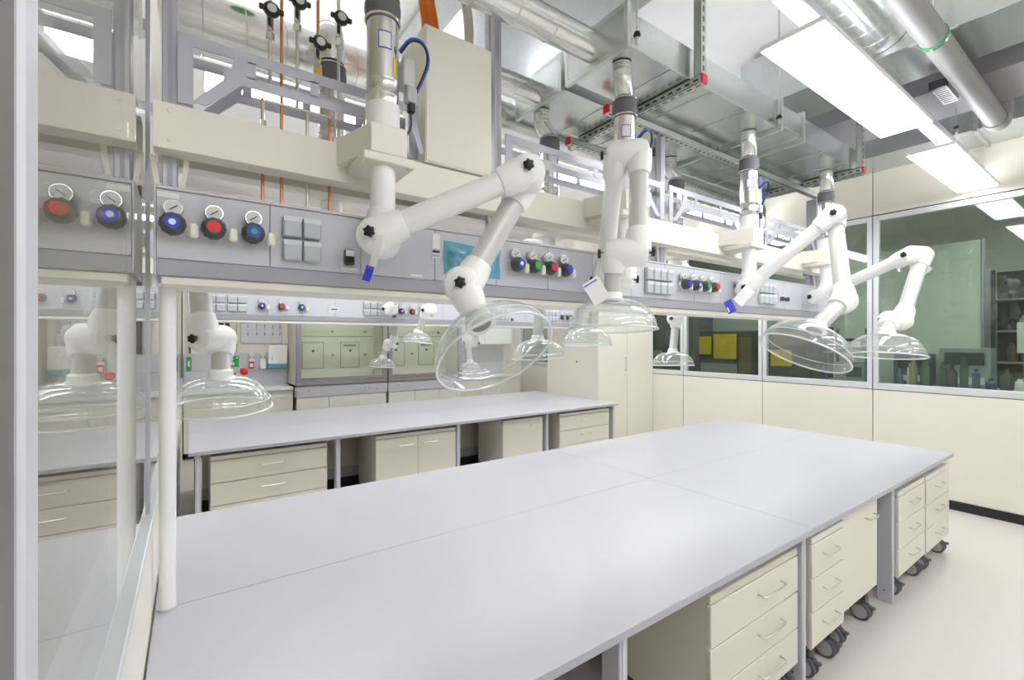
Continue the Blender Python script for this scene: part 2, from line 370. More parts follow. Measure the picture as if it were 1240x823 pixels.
# =================================================================== SERVICE WING: panel, beams, posts, trusses
def regulator(x, yf, z, capcol, parent, s=1):
    """pressure regulator on a panel: gauge above, black hand wheel with coloured cap, tap beside"""
    b = MB().lathe([(.026, 0), (.026, .012), (.02, .018), (.018, .03)], (x, yf, z), (0, -1, 0), 18).cyl((x, yf-.012, z), (x, yf-.012, z+.05), .008, n=10).build('regulator', 'chrome', parent)
    MB().lathe([(.022, .022), (.032, .026), (.033, .044), (.027, .056), (.022, .068), (0, .068)], (x, yf, z), (0, -1, 0), 22, 11, .025).build('hand_wheel', 'dark_grey', b)
    MB().lathe([(.018, .067), (.018, .0715), (0, .0715)], (x, yf, z), (0, -1, 0), 18).build('cap', capcol[0], b)
    MB().lathe([(.009, .0715), (.009, .0727), (0, .0727)], (x, yf, z), (0, -1, 0), 12).build('cap_dot', capcol[1], b)
    MB().lathe([(.022, .006), (.0245, .010), (.0245, .0275), (.0235, .0285)], (x+.002, yf, z+.050), (0, -1, 0), 20).build('gauge_case', 'chrome', b)
    MB().lathe([(.0215, .0283), (.0215, .0300), (0, .0300)], (x+.002, yf, z+.050), (0, -1, 0), 18).build('gauge_dial', 'dial', b)
    MB().obox((x+.002, yf-.0308, z+.050), Vector((.8, 0, .6)), Vector((0, 1, 0)), Vector((-.6, 0, .8)), .012, .0006, .0014).build('gauge_needle', 'black', b)
    MB().cyl((x+.05, yf, z-.012), (x+.05, yf-.035, z-.012), .007, n=10).box(x+.038, x+.062, yf-.05, yf-.028, z-.034, z+.008, .006).build('tap', 'tap', b)
def sockets(x0, n, w_, yf, z_rows, parent, face=-1):
    for zr in z_rows:
        for i in range(n):
            a = x0+i*w_
            o = B(a+.0025, a+w_-.0025, yf-.024, yf, zr, zr+.07, .005).build('socket_cover', 'socket', parent)
            B(a+.004, a+w_-.004, yf-.0255, yf-.0235, zr+.052, zr+.068).build('socket_strip', 'socket_label', o)
def wing(YW, x0, x1, nm, detail):
    yf, yb = YW-.125, YW+.125
    p = thing('media_console', ((x0+x1)/2, YW, 1.77), 'long grey media service panel with regulators and sockets above the '+nm, 'service panel')
    MB().prism_x([(yf+.006, 1.842), (yf+.006, 2.050), (yf+.012, 2.056), (yb-.012, 2.056), (yb-.006, 2.050), (yb-.006, 1.842), (yb-.02, 1.793), (yf+.016, 1.793)], x0, x1).build('panel_body', 'grey_paint', p)
    MB().prism_x([(yf, 1.8385), (yf+.012, 1.795), (yf+.016, 1.795), (yf+.006, 1.8385)], x0+.001, x1-.001).build('lower_band', 'grey_dark', p)
    n = int(round((x1-x0)/.305)); wv = (x1-x0)/n
    for i in range(n):
        B(x0+i*wv+.0012, x0+(i+1)*wv-.0012, yf, yf+.006, 1.841, 2.043, .001).build('face_plate', 'grey_face', p)
    B(x0, x1, yf-.001, yf+.02, 2.0455, 2.0565, .002).build('top_lip', 'grey_light', p)
    B(x0+.01, x1-.01, YW-.10, YW+.10, 1.765, 1.793, .004).build('light_strip', 'cream_light', p)
    B(x0-.006, x0, yf-.002, yb+.002, 1.79, 2.058, .002).build('end_cap', 'grey_light', p)
    B(x1, x1+.006, yf-.002, yb+.002, 1.79, 2.058, .002).build('end_cap', 'grey_light', p)
    BL = ('blue', 'paper'); RD = ('red', 'red'); GN = ('green', 'green'); BB = ('blue', 'blue'); BG = ('blue', 'green')
    if detail:
        for x, c in ((-.045, BL), (.055, RD), (.16, BG)): regulator(x, yf, 1.937, c, p)
        for x, c in ((1.19, BL), (1.285, GN), (1.38, RD), (1.475, BB)): regulator(x, yf, 1.937, c, p)
        for x, c in ((2.44, BB), (2.54, BL), (2.64, GN), (2.74, RD), (3.06, BB), (3.20, BL)): regulator(x, yf, 1.937, c, p)
        sockets(.246, 2, .062, yf, (1.944, 1.866), p); sockets(2.10, 4, .061, yf, (1.944, 1.866), p); sockets(3.36, 4, .061, yf, (1.944, 1.866), p)
        s = B(.447, .482, yf-.02, yf, 1.868, 1.925, .005).build('rotary_switch', 'dark_grey', p)
        B(.45, .479, yf-.0215, yf-.0195, 1.900, 1.921).build('display', 'paper', s); MB().lathe([(.012, 0), (.010, .012), (0, .012)], (.4645, yf-.02, 1.884), (0, -1, 0), 14).build('dial_knob', 'black', s)
        B(.44, .495, yf-.0015, yf, 1.853, 1.861).build('caption_strip', 'paper', p); B(.70, .75, yf-.0015, yf, 1.850, 1.858).build('caption_strip', 'paper', p)
        B(-.083, -.03, yf-.0015, yf, 2.02, 2.037).build('caption_strip', 'paper', p)
        pl = B(.795, .826, yf-.0025, yf, 1.968, 2.03).build('data_plate', 'paper', p)
        pl2 = B(.792, .826, yf-.002, yf, 1.93, 1.962).build('data_plate', 'paper', p)
        B(.793, .825, yf-.003, yf-.002, 1.952, 1.962).build('print_bar', 'dark_grey', pl2)
        for k in range(3): MB().torus((.800+k*.0095, yf-.0026, 1.941), (0, 1, 0), .0042, .0008, 14, 5).build('print_ring', 'dark_grey', pl2)
        for x in (3.70, 3.78, 4.25, 4.33):
            s = B(x, x+.02, yf-.03, yf, 1.90, 1.93, .004).build('switch', 'dark_grey', p)
            B(x-.03, x-.005, yf-.004, yf, 1.90, 1.98, .001).build('switch_plate', 'grey_light', p)
        for x in (-.02, .10, .31, .36, .63, 1.3, 1.42, 1.5, 2.2): B(x, x+.014, yf+.03, yf+.05, 2.056, 2.063, .001).build('clip', random.choice(['dark_grey', 'paper', 'orange']), p)
        # blue protective film over a socket strip
        st = B(.865, 1.10, yf-.016, yf, 1.90, 1.965, .004).build('socket_strip', 'navy_print', p)
        for k in range(5): B(.94+k*.026, .94+k*.026+.018, yf-.0185, yf-.0155, 1.922, 1.946, .001).build('socket_button', 'blue', st)
        NX, NZ = 34, 16; mb = MB(); vs = []; fs = []
        for j in range(NZ+1):
            for i in range(NX+1):
                u, v = i/NX, j/NZ
                e = min(1, min(u, 1-u)*9, min(v, 1-v)*6)
                h = .002+.019*e+.003*e*math.sin(u*23+v*7)*math.sin(v*15+u*4)+.002*e*random.random()
                vs.append((.842+.278*u+.002*math.sin(v*9), yf-h, 1.866+.138*v+.003*math.sin(u*8+1)))
        for j in range(NZ):
            for i in range(NX): k = j*(NX+1)+i; fs.append((k, k+1, k+NX+2, k+NX+1))
        fl = mb.add(vs, fs).build('protective_film', 'blue_film', p); tag(fl, 'crumpled blue protective plastic film')
    else:
        for x, c in ((.55, BL), (.72, RD), (.90, BL), (1.94, BL), (2.07, RD), (2.20, BL), (2.74, BL), (2.93, BG), (4.35, BL), (4.45, GN), (4.53, BB)): regulator(x, yf, 1.925, c, p)
        sockets(.03, 3, .075, yf, (1.944, 1.866), p); sockets(.27, 2, .08, yf, (1.944, 1.866), p); sockets(1.52, 4, .075, yf, (1.944, 1.866), p); sockets(3.16, 4, .07, yf, (1.944, 1.866), p); sockets(4.05, 4, .06, yf, (1.944, 1.866), p)
        B(1.16, 1.28, yf-.004, yf, 1.88, 1.96, .001).build('thermostat_plate', 'grey_light', p); B(1.19, 1.25, yf-.006, yf-.004, 1.915, 1.925).build('thermostat_slot', 'black', p)
        for x in (1.85, 3.47): B(x, x+.035, yf-.025, yf, 1.85, 1.89, .004).build('rotary_switch', 'dark_grey', p)
    # supporting pole at the glass end
    # beams
    for (a, b, s) in ((YW-.115, YW-.035, 'front'), (YW+.035, YW+.115, 'rear')):
        bm_ = thing('cross_beam', ((x0+x1)/2, (a+b)/2, 2.17), 'cream sheet-metal beam on the %s side of the service wing above the %s' % (s, nm), 'beam')
        y_out = a if s == 'front' else b; y_in = y_out+(.003 if s == 'front' else -.003)
        lo, hi = sorted((y_out, y_in))
        B(x0-.008, x1, lo, hi, 2.17, 2.307, .001).build('web', 'cream_beam', bm_)
        B(x0-.008, x1, a+.004, b-.004, 2.17, 2.173).build('lower_flange', 'cream_beam', bm_); B(x0-.008, x1, a+.004, b-.004, 2.304, 2.307).build('upper_flange', 'cream', bm_)
        for x in (x0+.03, 1.15, 1.21, 2.36, 2.42, 3.55, 3.61, x1-.05):
            for z in (2.195, 2.283): MB().lathe([(.006, 0), (.006, .002), (.003, .004), (0, .004)], (x, y_out, z), (0, -1 if s == 'front' else 1, 0), 10).build('bolt', 'cream_light', bm_)
    # posts
    zt = {0: 3.7, 1: 3.7}
    for i, x in enumerate((x0+.03, 1.165, 2.385, 3.58, x1-.08)):
        top = ZC if i < 2 else 2.86
        if not detail: top = 2.9
        po = thing('support_post', (x, YW, 2.056), 'grey aluminium post above the %s, %s' % (nm, ('beside the glass partition', 'second post from the glass partition', 'middle post of five', 'second post from the window end', 'nearest the window wall')[i]), 'post', 'posts of the wing above the '+nm)
        for d in (-.0225, .0225):
            B(x-.02, x+.02, YW+d-.02, YW+d+.02, 2.0565, top, .003).build('profile', 'alu_profile', po)
        B(x-.006, x+.006, YW-.044, YW-.0425, 2.06, top).build('groove', 'grey_dark', po); B(x-.0212, x-.020, YW-.003, YW+.003, 2.06, top).build('groove', 'grey_dark', po)
        for s in (-1, 1):                                           # gusset brackets between the post and the beams
            MB().prism_y([(x-.034*s, 2.06), (x-.022*s, 2.06), (x-.036*s, 2.17), (x-.052*s, 2.17)], YW-.035, YW-.030).build('gusset', 'cream_light', po)
    # trusses
    xs = (x0+.05, 1.165, 2.385, 3.58, x1-.08)
    for i in range(4):
        a, b = xs[i]+.024, xs[i+1]-.024
        if i == 0: a = xs[0]+.0
        if i == 0 and detail: b = .757
        for (y, s) in ((YW-.068, 'front'), (YW+.066, 'rear')):
            if detail == 0 and s == 'rear': continue
            t = thing('truss_frame', ((a+b)/2, y, 2.34), 'grey lattice frame above the %s, %s side, bay %s' % (nm, s, ('beside the glass partition', 'after the tall cabinet', 'behind the folded arm', 'nearest the window wall')[i]), 'lattice frame')
            B(a, b, y, y+.004, 2.520, 2.555).build('rail', 'alu_profile', t); B(a+.12, b-.12, y, y+.004, 2.440, 2.474).build('rail', 'alu_profile', t)
            B(a, a+.04, y-.001, y+.005, 2.335, 2.556).build('end_plate', 'alu_profile', t); B(b-.04, b, y-.001, y+.005, 2.335, 2.556).build('end_plate', 'alu_profile', t)
            for (e, s2) in ((a, 1), (b, -1)):
                MB().prism_y([(e+s2*.035, 2.345), (e+s2*.075, 2.345), (e+s2*.175, 2.445), (e+s2*.19, 2.525), (e+s2*.15, 2.525), (e+s2*.135, 2.46)], y-.0005, y+.0045).build('diagonal', 'alu_profile', t)
            for k in range(1, 4):
                x = a+(b-a)*k/4; B(x-.014, x+.014, y, y+.004, 2.470, 2.525).build('rung', 'alu_profile', t)
    return p
IW, JW = 1.815, 5.10
wing(IW, -.085, 4.66, 'island bench', 1)
wing(JW, -.02, 4.66, 'far bench', 0)
# poles under the panels
def pole(x, y, label):
    t = thing('support_pole', (x, y, .75), label, 'pole')
    MB().cyl((x, y, .752), (x, y, 1.766), .0225, n=24).build('pole_tube', 'tube_alu', t); MB().lathe([(.026, 0), (.026, .004), (.0225, .006)], (x, y, .7505), (0, 0, 1), 24).build('foot_ring', 'tube_grey', t)
pole(-.062, 1.815, 'round pale grey pole on the worktop by the glass, holding up the service panel')
# tall cream box on the wing
t = thing('junction_cabinet', (.91, IW, 2.31), 'tall plain cream sheet-metal cabinet standing on the beam beside the shiny damper', 'cabinet')
B(.762, 1.075, 1.688, 1.925, 2.312, 2.862, .002).build('cabinet_box', 'cream_beam', t); B(.766, 1.071, 1.684, 1.688, 2.318, 2.858, .001).build('cover', 'cream_beam', t)
MB().prism_y([(.70, 2.46), (.73, 2.46), (.765, 2.34), (.745, 2.34)], 1.70, 1.704).build('brace', 'alu_profile', t)

# =================================================================== EXTRACTION ARMS
def rounded(r, L, e):
    return [(0, -L/2), (r-e, -L/2), (r-e*.3, -L/2+e*.3), (r, -L/2+e), (r, L/2-e), (r-e*.3, L/2-e*.3), (r-e, L/2), (0, L/2)]
def knob(p, ax, parent, s=1.0):
    ax = Vector(ax).normalized()
    MB().lathe([(.006*s, -.004), (.006*s, .012), (.016*s, .013), (.017*s, .024), (.011*s, .027), (0, .027)], p, ax, 24, 6, .16).build('knob', 'black', parent)
def arm(label, col, E, J2, hc, hax, o=1, zj=1.95, front=True, Rh=.19, detail=1, duct_top=2.94, tagspec=None, group=None, top=True, spig=True):
    cx_, cy_ = col; hax = Vector(hax).normalized(); E = Vector(E); J2 = Vector(J2); hc = Vector(hc)
    d = Vector((E.x-cx_, E.y-cy_, 0))
    if d.length < .05: d = Vector((J2.x-cx_, J2.y-cy_, 0))
    d.normalize(); a = Vector((0, 0, 1)).cross(d)
    if a.dot(-FWD) < 0: a = -a                                     # towards the viewer side
    off = a*(.050*o); c = Vector((cx_, cy_, zj)); C1 = c+off
    t = thing('extraction_arm', (cx_, cy_, zj-.1), label, 'extraction arm', group)
    # column
    MB().cyl((cx_, cy_, zj), (cx_, cy_, 2.33), .0425, n=24).build('drop_tube', 'white_plastic', t)
    s = -1 if front else 1; yb = IW+s*.115 if abs(cy_-IW) < 1 else JW+s*.115
    y0, y1 = sorted((cy_+s*.062, yb))
    bk = B(cx_-.062, cx_+.066, y0, y1, 2.225, 2.325, .004).build('bracket', 'cream_beam', t)
    B(cx_-.085, cx_+.095, y0, y1, 2.196, 2.226, .004).build('base_plate', 'cream_light', bk)
    if detail:
        MB().add([(cx_-.062, y0+.01, 2.225), (cx_-.062, y1-.001, 2.225), (cx_-.12, y1-.001, 2.225), (cx_-.062, y0+.01, 2.32), (cx_-.062, y1-.001, 2.32), (cx_-.12, y1-.001, 2.32)], [(0, 1, 2), (3, 5, 4), (0, 3, 4, 1), (1, 4, 5, 2), (2, 5, 3, 0)]).build('gusset', 'cream_beam', bk)
        for dx in (-.07, .075): MB().lathe([(.005, 0), (.004, .003), (0, .003)], (cx_+dx, y0+.02, 2.196), (0, 0, -1), 8).build('bolt', 'tube_grey', bk)
    MB().lathe([(.044, -.09), (.058, -.085), (.058, 0)], (cx_, cy_, 2.41), (0, 0, 1), 28).build('collar', 'white_plastic', t)
    if top:
        dm = MB().lathe([(.0545, 0), (.0545, .035), (.056, .037), (.056, .041), (.0545, .043), (.0545, .085), (.056, .087), (.056, .092), (.0535, .094), (.0535, .28), (.0535, .30)], (cx_, cy_, 2.40), (0, 0, 1), 32).build('damper', 'steel', t)
        sl = MB().lathe([(.056, 0), (.060, .012), (.057, .02), (.061, .035), (.061, .06), (.057, .072), (.059, .085), (.050, .10)], (cx_, cy_, 2.695), (0, 0, 1), 28).build('flexible_sleeve', 'sleeve', t)
        MB().torus((cx_, cy_, 2.703), (0, 0, 1), .0575, .004).build('hose_clamp', 'chrome', sl); MB().torus((cx_, cy_, 2.785), (0, 0, 1), .055, .0035).build('hose_clamp', 'chrome', sl)
        yo = cy_+s*.02
        fx = MB().tube([(cx_, cy_, 2.79), (cx_, cy_, 2.81), (cx_-.035, yo, 2.85), (cx_-.045, yo, 2.89), (cx_-.045, yo, duct_top)], .045, 24, 1)
        for z in (2.86, 2.885, 2.905, 2.925): fx.torus((cx_-.043, yo, z+.012), (0, 0, 1), .0455, .0025, 24, 6)
        if spig: fx.build('duct_spigot', 'spiral', t)
        if detail:
            # stickers on the damper
            th = math.atan2(-cy_, -cx_)
            for (z0, z1, da, wa, m_) in ((2.585, 2.645, .15, .42, 'blue'), (2.589, 2.641, .15, .36, 'paper'), (2.50, 2.565, .85, .12, 'yellow')):
                mb = MB(); r = .0541 if m_ == 'blue' else .0545; vs = []; fs = []
                for i in range(7):
                    an = th+da+(i/6-.5)*wa*2; vs += [(cx_+r*math.cos(an), cy_+r*math.sin(an), z0), (cx_+r*math.cos(an), cy_+r*math.sin(an), z1)]
                fs = [(2*i, 2*i+2, 2*i+3, 2*i+1) for i in range(6)]
                mb.add(vs, fs).build('sticker', m_, dm)
            bx = cx_+.088
            ac = B(bx-.022, bx+.022, cy_-.025, cy_+.035, 2.50, 2.60, .004).build('actuator_box', 'tube_grey', t)
            B(bx-.012, bx+.026, cy_-.035, cy_+.0, 2.44, 2.497, .005).build('terminal_box', 'socket', ac); B(bx-.006, bx+.018, cy_-.037, cy_-.012, 2.405, 2.44, .004).build('cable_gland', 'black', ac)
            MB().tube([(bx+.006, cy_-.02, 2.41), (bx+.008, cy_-.02, 2.35), (bx-.01, cy_-.01, 2.325)], .005, 8, 1).build('signal_cable', 'dark_grey', ac)
            MB().tube([(cx_+.045, cy_-.04, 2.60), (cx_+.075, cy_-.07, 2.645), (cx_+.13, cy_-.06, 2.65), (cx_+.16, cy_-.04, 2.60), (cx_+.135, cy_-.025, 2.53), (cx_+.118, cy_-.02, 2.49)], .0055, 8, 2).build('blue_cable', 'blue_cable', t)
            MB().tube([(cx_+.047, cy_-.045, 2.592), (cx_+.075, cy_-.075, 2.636), (cx_+.128, cy_-.066, 2.640), (cx_+.150, cy_-.05, 2.595), (cx_+.130, cy_-.032, 2.53), (cx_+.114, cy_-.025, 2.49)], .004, 8, 2).build('black_cable', 'black', t)
    # joints and tubes
    kd = -1 if a.dot(FWD) > 0 else 1
    def joint(C, nm_):
        j = MB().lathe(rounded(.060, .185, .034), C, a, 28).build(nm_, 'white_plastic', t)
        knob(C+a*.0925, a, j); knob(C-a*.0925, -a, j); return j
    def seg(P, Q, nm_, m_='tube_alu', r=.041):
        P = Vector(P); Q = Vector(Q); u = (Q-P).normalized()
        s_ = MB().cyl(P, Q, r, n=24).build(nm_, m_, t)
        for (p_, d_) in ((P, u), (Q, -u)): MB().lathe([(.056, 0), (.054, .07), (.047, .105), (.043, .106)], p_, d_, 24).build('cuff', 'white_plastic', s_)
        return s_
    joint(C1, 'shoulder_joint')
    MB().lathe([(.060, 0), (.056, .08), (.048, .11), (.044, .112)], c, (0, 0, 1), 24).build('shoulder_cuff', 'white_plastic', t)
    CE = E+off*0; C2 = J2
    joint(CE, 'elbow_joint'); joint(C2, 'wrist_joint')
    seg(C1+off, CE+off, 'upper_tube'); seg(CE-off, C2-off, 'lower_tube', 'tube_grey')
    hd = .66*Rh; T = hc-hax*hd; N0 = C2+off
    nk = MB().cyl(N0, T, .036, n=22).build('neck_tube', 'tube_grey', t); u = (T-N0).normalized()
    MB().lathe([(.056, 0), (.053, .05), (.045, .085), (.037, .086)], N0, u, 22).build('neck_cuff', 'white_plastic', nk)
    MB().lathe([(.036, -.035), (.044, -.03), (.046, -.008), (.054, 0), (.054, .006)], T, hax, 24).build('hood_collar', 'white_plastic', nk)
    MB().lathe([(.034, .004), (.034, .008), (0, .008)], T, hax, 20).build('throat', 'pvc_grey', nk)
    # clear dome
    pr = [(.050, 0)]
    for k in range(1, 13):
        an = k/12*math.pi/2
        pr.append((.050+(Rh-.052)*math.sin(an), hd*(1-math.cos(an))))
    pr += [(Rh+.004, hd+.004)]
    inner = [(r-.003, h) for r, h in pr][::-1]
    dome = MB().ring(pr+inner, T, hax, 48).build('hood_dome', 'hood_clear', t); tag(dome, 'clear acrylic dome')
    MB().torus(hc+hax*.003, hax, Rh+.002, .0042, 48, 8).build('hood_rim', 'rim_bright', dome)
    MB().torus(hc-hax*.035, hax, Rh*.965, .0016, 48, 6).build('hood_bead', 'rim_bright', dome)
    if tagspec:
        for (u_, v_, tt, wpx, hpx, ang, m_) in tagspec:
            ce = PT(u_, v_, tt); an = R(ang); ax_ = RGT*math.cos(an)+UP*math.sin(an); az_ = -RGT*math.sin(an)+UP*math.cos(an)
            MB().obox(ce, ax_, FWD, az_, wpx/2/FPX*tt, .0006, hpx/2/FPX*tt).build('tag_card', m_, t)
    return t
def axis(right, down, toward): return RGT*right-UP*down-FWD*toward
ARM2 = -1
arm('white extraction arm with bent tube and tilted clear dome, bracket beside the tall cream cabinet', (.545, 1.56), PT(638, 214, 1.60), PT(561, 347, 1.50), PT(600, 428, 1.42), axis(.40, .76, .50), o=1, zj=1.94,
    tagspec=[(455, 305, 1.40, 9, 42, -12, 'frost_card'), (446, 331, 1.40, 10, 19, -18, 'blue')], duct_top=2.945)
arm('white extraction arm folded upright on itself with a level dome', (1.76, 1.535), PT(760, 186, 2.03), PT(758, 306, 1.95), PT(741, 398, 1.98), axis(.0, 1, .06), o=ARM2, zj=1.90,
    tagspec=[(722, 352, 1.85, 22, 30, 32, 'paper'), (715, 343, 1.848, 18, 1.5, 32, 'blue')])
arm('white extraction arm raised high with its dome tipped sideways, blue tag at its shoulder', (2.995, 1.56), PT(1010, 262, 2.72), PT(1022, 364, 2.32), PT(973, 427, 2.12), axis(-.47, .88, .10), o=1, zj=1.93,
    tagspec=[(901, 358, 2.72, 14, 24, -42, 'paper'), (884, 371, 2.70, 10, 16, 25, 'blue'), (882, 375, 2.695, 1.5, 6, 25, 'paper')])
arm('white extraction arm reaching towards the window wall from the last bracket', (4.19, 1.56), PT(1110, 309, 3.02), PT(1084, 388, 2.82), PT(1072, 430, 2.68), axis(-.10, 1, .08), o=1, zj=1.945,
    tagspec=[(1119, 326, 3.0, 16, 12, 40, 'frost_card')])
# arms on the far side of the island wing
arm('white extraction arm behind the panel near the pole, large level dome over the worktop', (.50, 2.08), PT(250, 300, 2.05), PT(258, 410, 1.95), PT(268, 492, 1.93), axis(-.05, 1, -.10), o=-1, front=False, zj=1.98, detail=0, spig=False)
arm('white extraction arm behind the island console, dome second from the pole', (1.73, 2.08), PT(648, 300, 3.15), PT(646, 352, 3.3), PT(652, 432, 3.33), axis(.05, 1, -.05), o=-1, front=False, detail=0)
arm('white extraction arm behind the island console, dome in front of the tall cupboard', (2.95, 2.08), PT(712, 318, 3.6), PT(712, 345, 3.6), PT(711, 417, 3.58), axis(0, 1, .05), o=-1, front=False, detail=0)
arm('white extraction arm behind the island console, dome in front of the window pane', (4.15, 2.08), PT(818, 320, 4.5), PT(817, 386, 4.4), PT(815, 442, 4.38), axis(0, 1, .06), o=-1, front=False, detail=0)
# arms of the far wing
arm('small white extraction arm in front of the far service panel', (1.80, 4.84), PT(512, 338, 4.85), PT(519, 376, 4.8), PT(505, 414, 4.8), axis(-.1, 1, .05), o=1, detail=0, Rh=.155, zj=1.93)
arm('small white extraction arm behind the far service panel, dome before the fume cupboard', (1.78, 5.37), PT(477, 372, 5.7), PT(473, 416, 5.8), PT(463, 444, 5.8), axis(-.05, 1, .05), o=-1, front=False, detail=0, Rh=.17)
arm('small white extraction arm behind the far service panel, dome before the grey splashback', (3.0, 5.37), PT(574, 372, 6.5), PT(571, 415, 6.4), PT(569, 447, 6.3), axis(0, 1, .05), o=-1, front=False, detail=0, Rh=.15)

# =================================================================== DUCTS UNDER THE CEILING
def flat_duct(x0, x1, y0, y1, z0, z1, label, joints=(), m='galvanised', along='x'):
    t = thing('rectangular_duct', ((x0+x1)/2, (y0+y1)/2, z0), label, 'duct')
    B(x0, x1, y0, y1, z0, z1, .002).build('duct_body', m, t)
    for j in joints:
        if along == 'x': MB().box(j-.012, j+.012, y0-.022, y1+.022, z0-.022, z0).box(j-.012, j+.012, y0-.022, y0, z0, z1+.022).box(j-.012, j+.012, y1, y1+.022, z0, z1+.022).box(j-.012, j+.012, y0, y1, z1, z1+.022).build('flange', 'strut', t)
        else: MB().box(x0-.022, x1+.022, j-.012, j+.012, z0-.022, z0).box(x0-.022, x0, j-.012, j+.012, z0, z1+.022).box(x1, x1+.022, j-.012, j+.012, z0, z1+.022).box(x0, x1, j-.012, j+.012, z1, z1+.022).build('flange', 'strut', t)
    return t
dA = flat_duct(1.60, 4.50, 1.40, 1.775, 2.945, 3.105, 'flat galvanised duct over the front arms of the island bench', (1.612, 3.05, 3.36))
for x in (1.95, 2.3, 2.65, 3.7, 4.05, 4.3): B(x-.003, x+.003, 1.402, 1.773, 2.941, 2.945).build('stiffening_bead', 'strut', dA)
B(3.06, 3.35, 1.385, 1.40, 2.96, 3.09, .002).build('access_cover', 'galvanised', dA)
dB = flat_duct(1.60, 4.50, 1.85, 2.225, 2.945, 3.105, 'flat galvanised duct over the rear arms of the island bench', (1.612, 3.05))
for x in (1.95, 2.3, 2.65, 3.4, 3.7, 4.05, 4.3): B(x-.003, x+.003, 1.852, 2.223, 2.941, 2.945).build('stiffening_bead', 'strut', dB)
flat_duct(1.20, 2.0, 1.15, 3.7, 3.40, 3.72, 'wide galvanised duct crossing under the ceiling above the round ducts', (2.6,), 'galvanised_dull', 'y')
flat_duct(3.52, 4.02, -2.0, 1.9, 3.36, 3.74, 'galvanised cross duct under the ceiling behind the big LED panel', (.1, 1.2), 'galvanised', 'y')
flat_duct(4.30, 4.90, -2.0, 1.95, 3.36, 3.74, 'dull grey insulated cross duct under the ceiling', (), 'insulation', 'y')
flat_duct(5.37, 5.885, -2.0, 2.6, 3.36, 3.74, 'galvanised cross duct running along the window wall under the ceiling', (.9,), 'galvanised', 'y')
def spiral(pts, r, label, smooth=0, pitch=.11, cat='duct', nm='round_duct', m='spiral', end=None):
    pts = [Vector(p) for p in pts]
    t = thing(nm, (pts[0]+pts[-1])/2, label, cat); MB().tube(pts, r, 32, smooth).build('duct_pipe', m, t)
    for a, b in zip(pts, pts[1:]):
        L = (b-a).length; u = (b-a)/L; n = max(1, int(L/pitch))
        for i in range(n): MB().torus(a+u*(pitch*(i+.5)), u+Vector((0, .06, .04)), r+.0005, .0022, 32, 5).build('seam_rib', m, t)
    return t
spiral([(.62, 1.59, 3.02), (1.6, 1.59, 3.02)], .068, 'round spiral duct feeding the front flat duct', pitch=.2)
spiral([(1.12, 2.03, 2.985), (1.6, 2.03, 2.985)], .062, 'round spiral duct feeding the rear flat duct', pitch=.2)
spiral([(-.05, 2.42, 2.98), (4.55, 2.42, 2.98)], .125, 'large round spiral duct running the length of the island behind the lattice frames', pitch=.16)
spiral([(.50, 2.30, 2.95), (.50, 2.08, 2.95), (.50, 2.08, 2.80)], .052, 'bent round duct dropping from the large spiral duct', 2, .4)
spiral([(2.1, 1.02, 3.56), (3.515, 1.02, 3.56)], .17, 'big round spiral duct entering the cross duct near the ceiling', pitch=.15)
# ---- grey waste pipe with lined clamp
PYG, PZG = .725, 3.265
t = thing('waste_pipe', (3.6, PYG, PZG), 'grey plastic pipe running under the ceiling beside the light panels', 'pipe')
MB().cyl((1.9, PYG, PZG), (5.02, PYG, PZG), .062, n=32).build('pipe_run', 'pvc_grey', t)
MB().tube([(4.99, PYG, PZG), (5.05, PYG, PZG+.002), (5.11, PYG, PZG+.03), (5.14, PYG, PZG+.09), (5.14, PYG, PZG+.45)], .070, 28, 1).lathe([(.062, 0), (.073, 0), (.073, .03), (.062, .03)], (4.94, PYG, PZG), (1, 0, 0), 32).build('pipe_elbow', 'pvc_grey', t)
pc = PY(1130, 45, PYG)
cl = thing('pipe_clamp', (pc.x, PYG, PZG-.07), 'green lined steel clamp holding the grey pipe', 'clamp')
MB().lathe([(.0625, -.014), (.069, -.014), (.069, .014), (.0625, .014)], (pc.x, PYG, PZG), (1, 0, 0), 32).build('clamp_band', 'green', cl)
MB().lathe([(.0692, -.010), (.072, -.010), (.072, .010), (.0692, .010)], (pc.x, PYG, PZG), (1, 0, 0), 32).box(pc.x-.012, pc.x+.012, PYG-.10, PYG-.065, PZG-.006, PZG+.006).box(pc.x-.012, pc.x+.012, PYG+.065, PYG+.10, PZG-.006, PZG+.006).cyl((pc.x, PYG, PZG+.07), (pc.x, PYG, 3.78), .006, n=8).build('clamp_steel', 'chrome', cl)
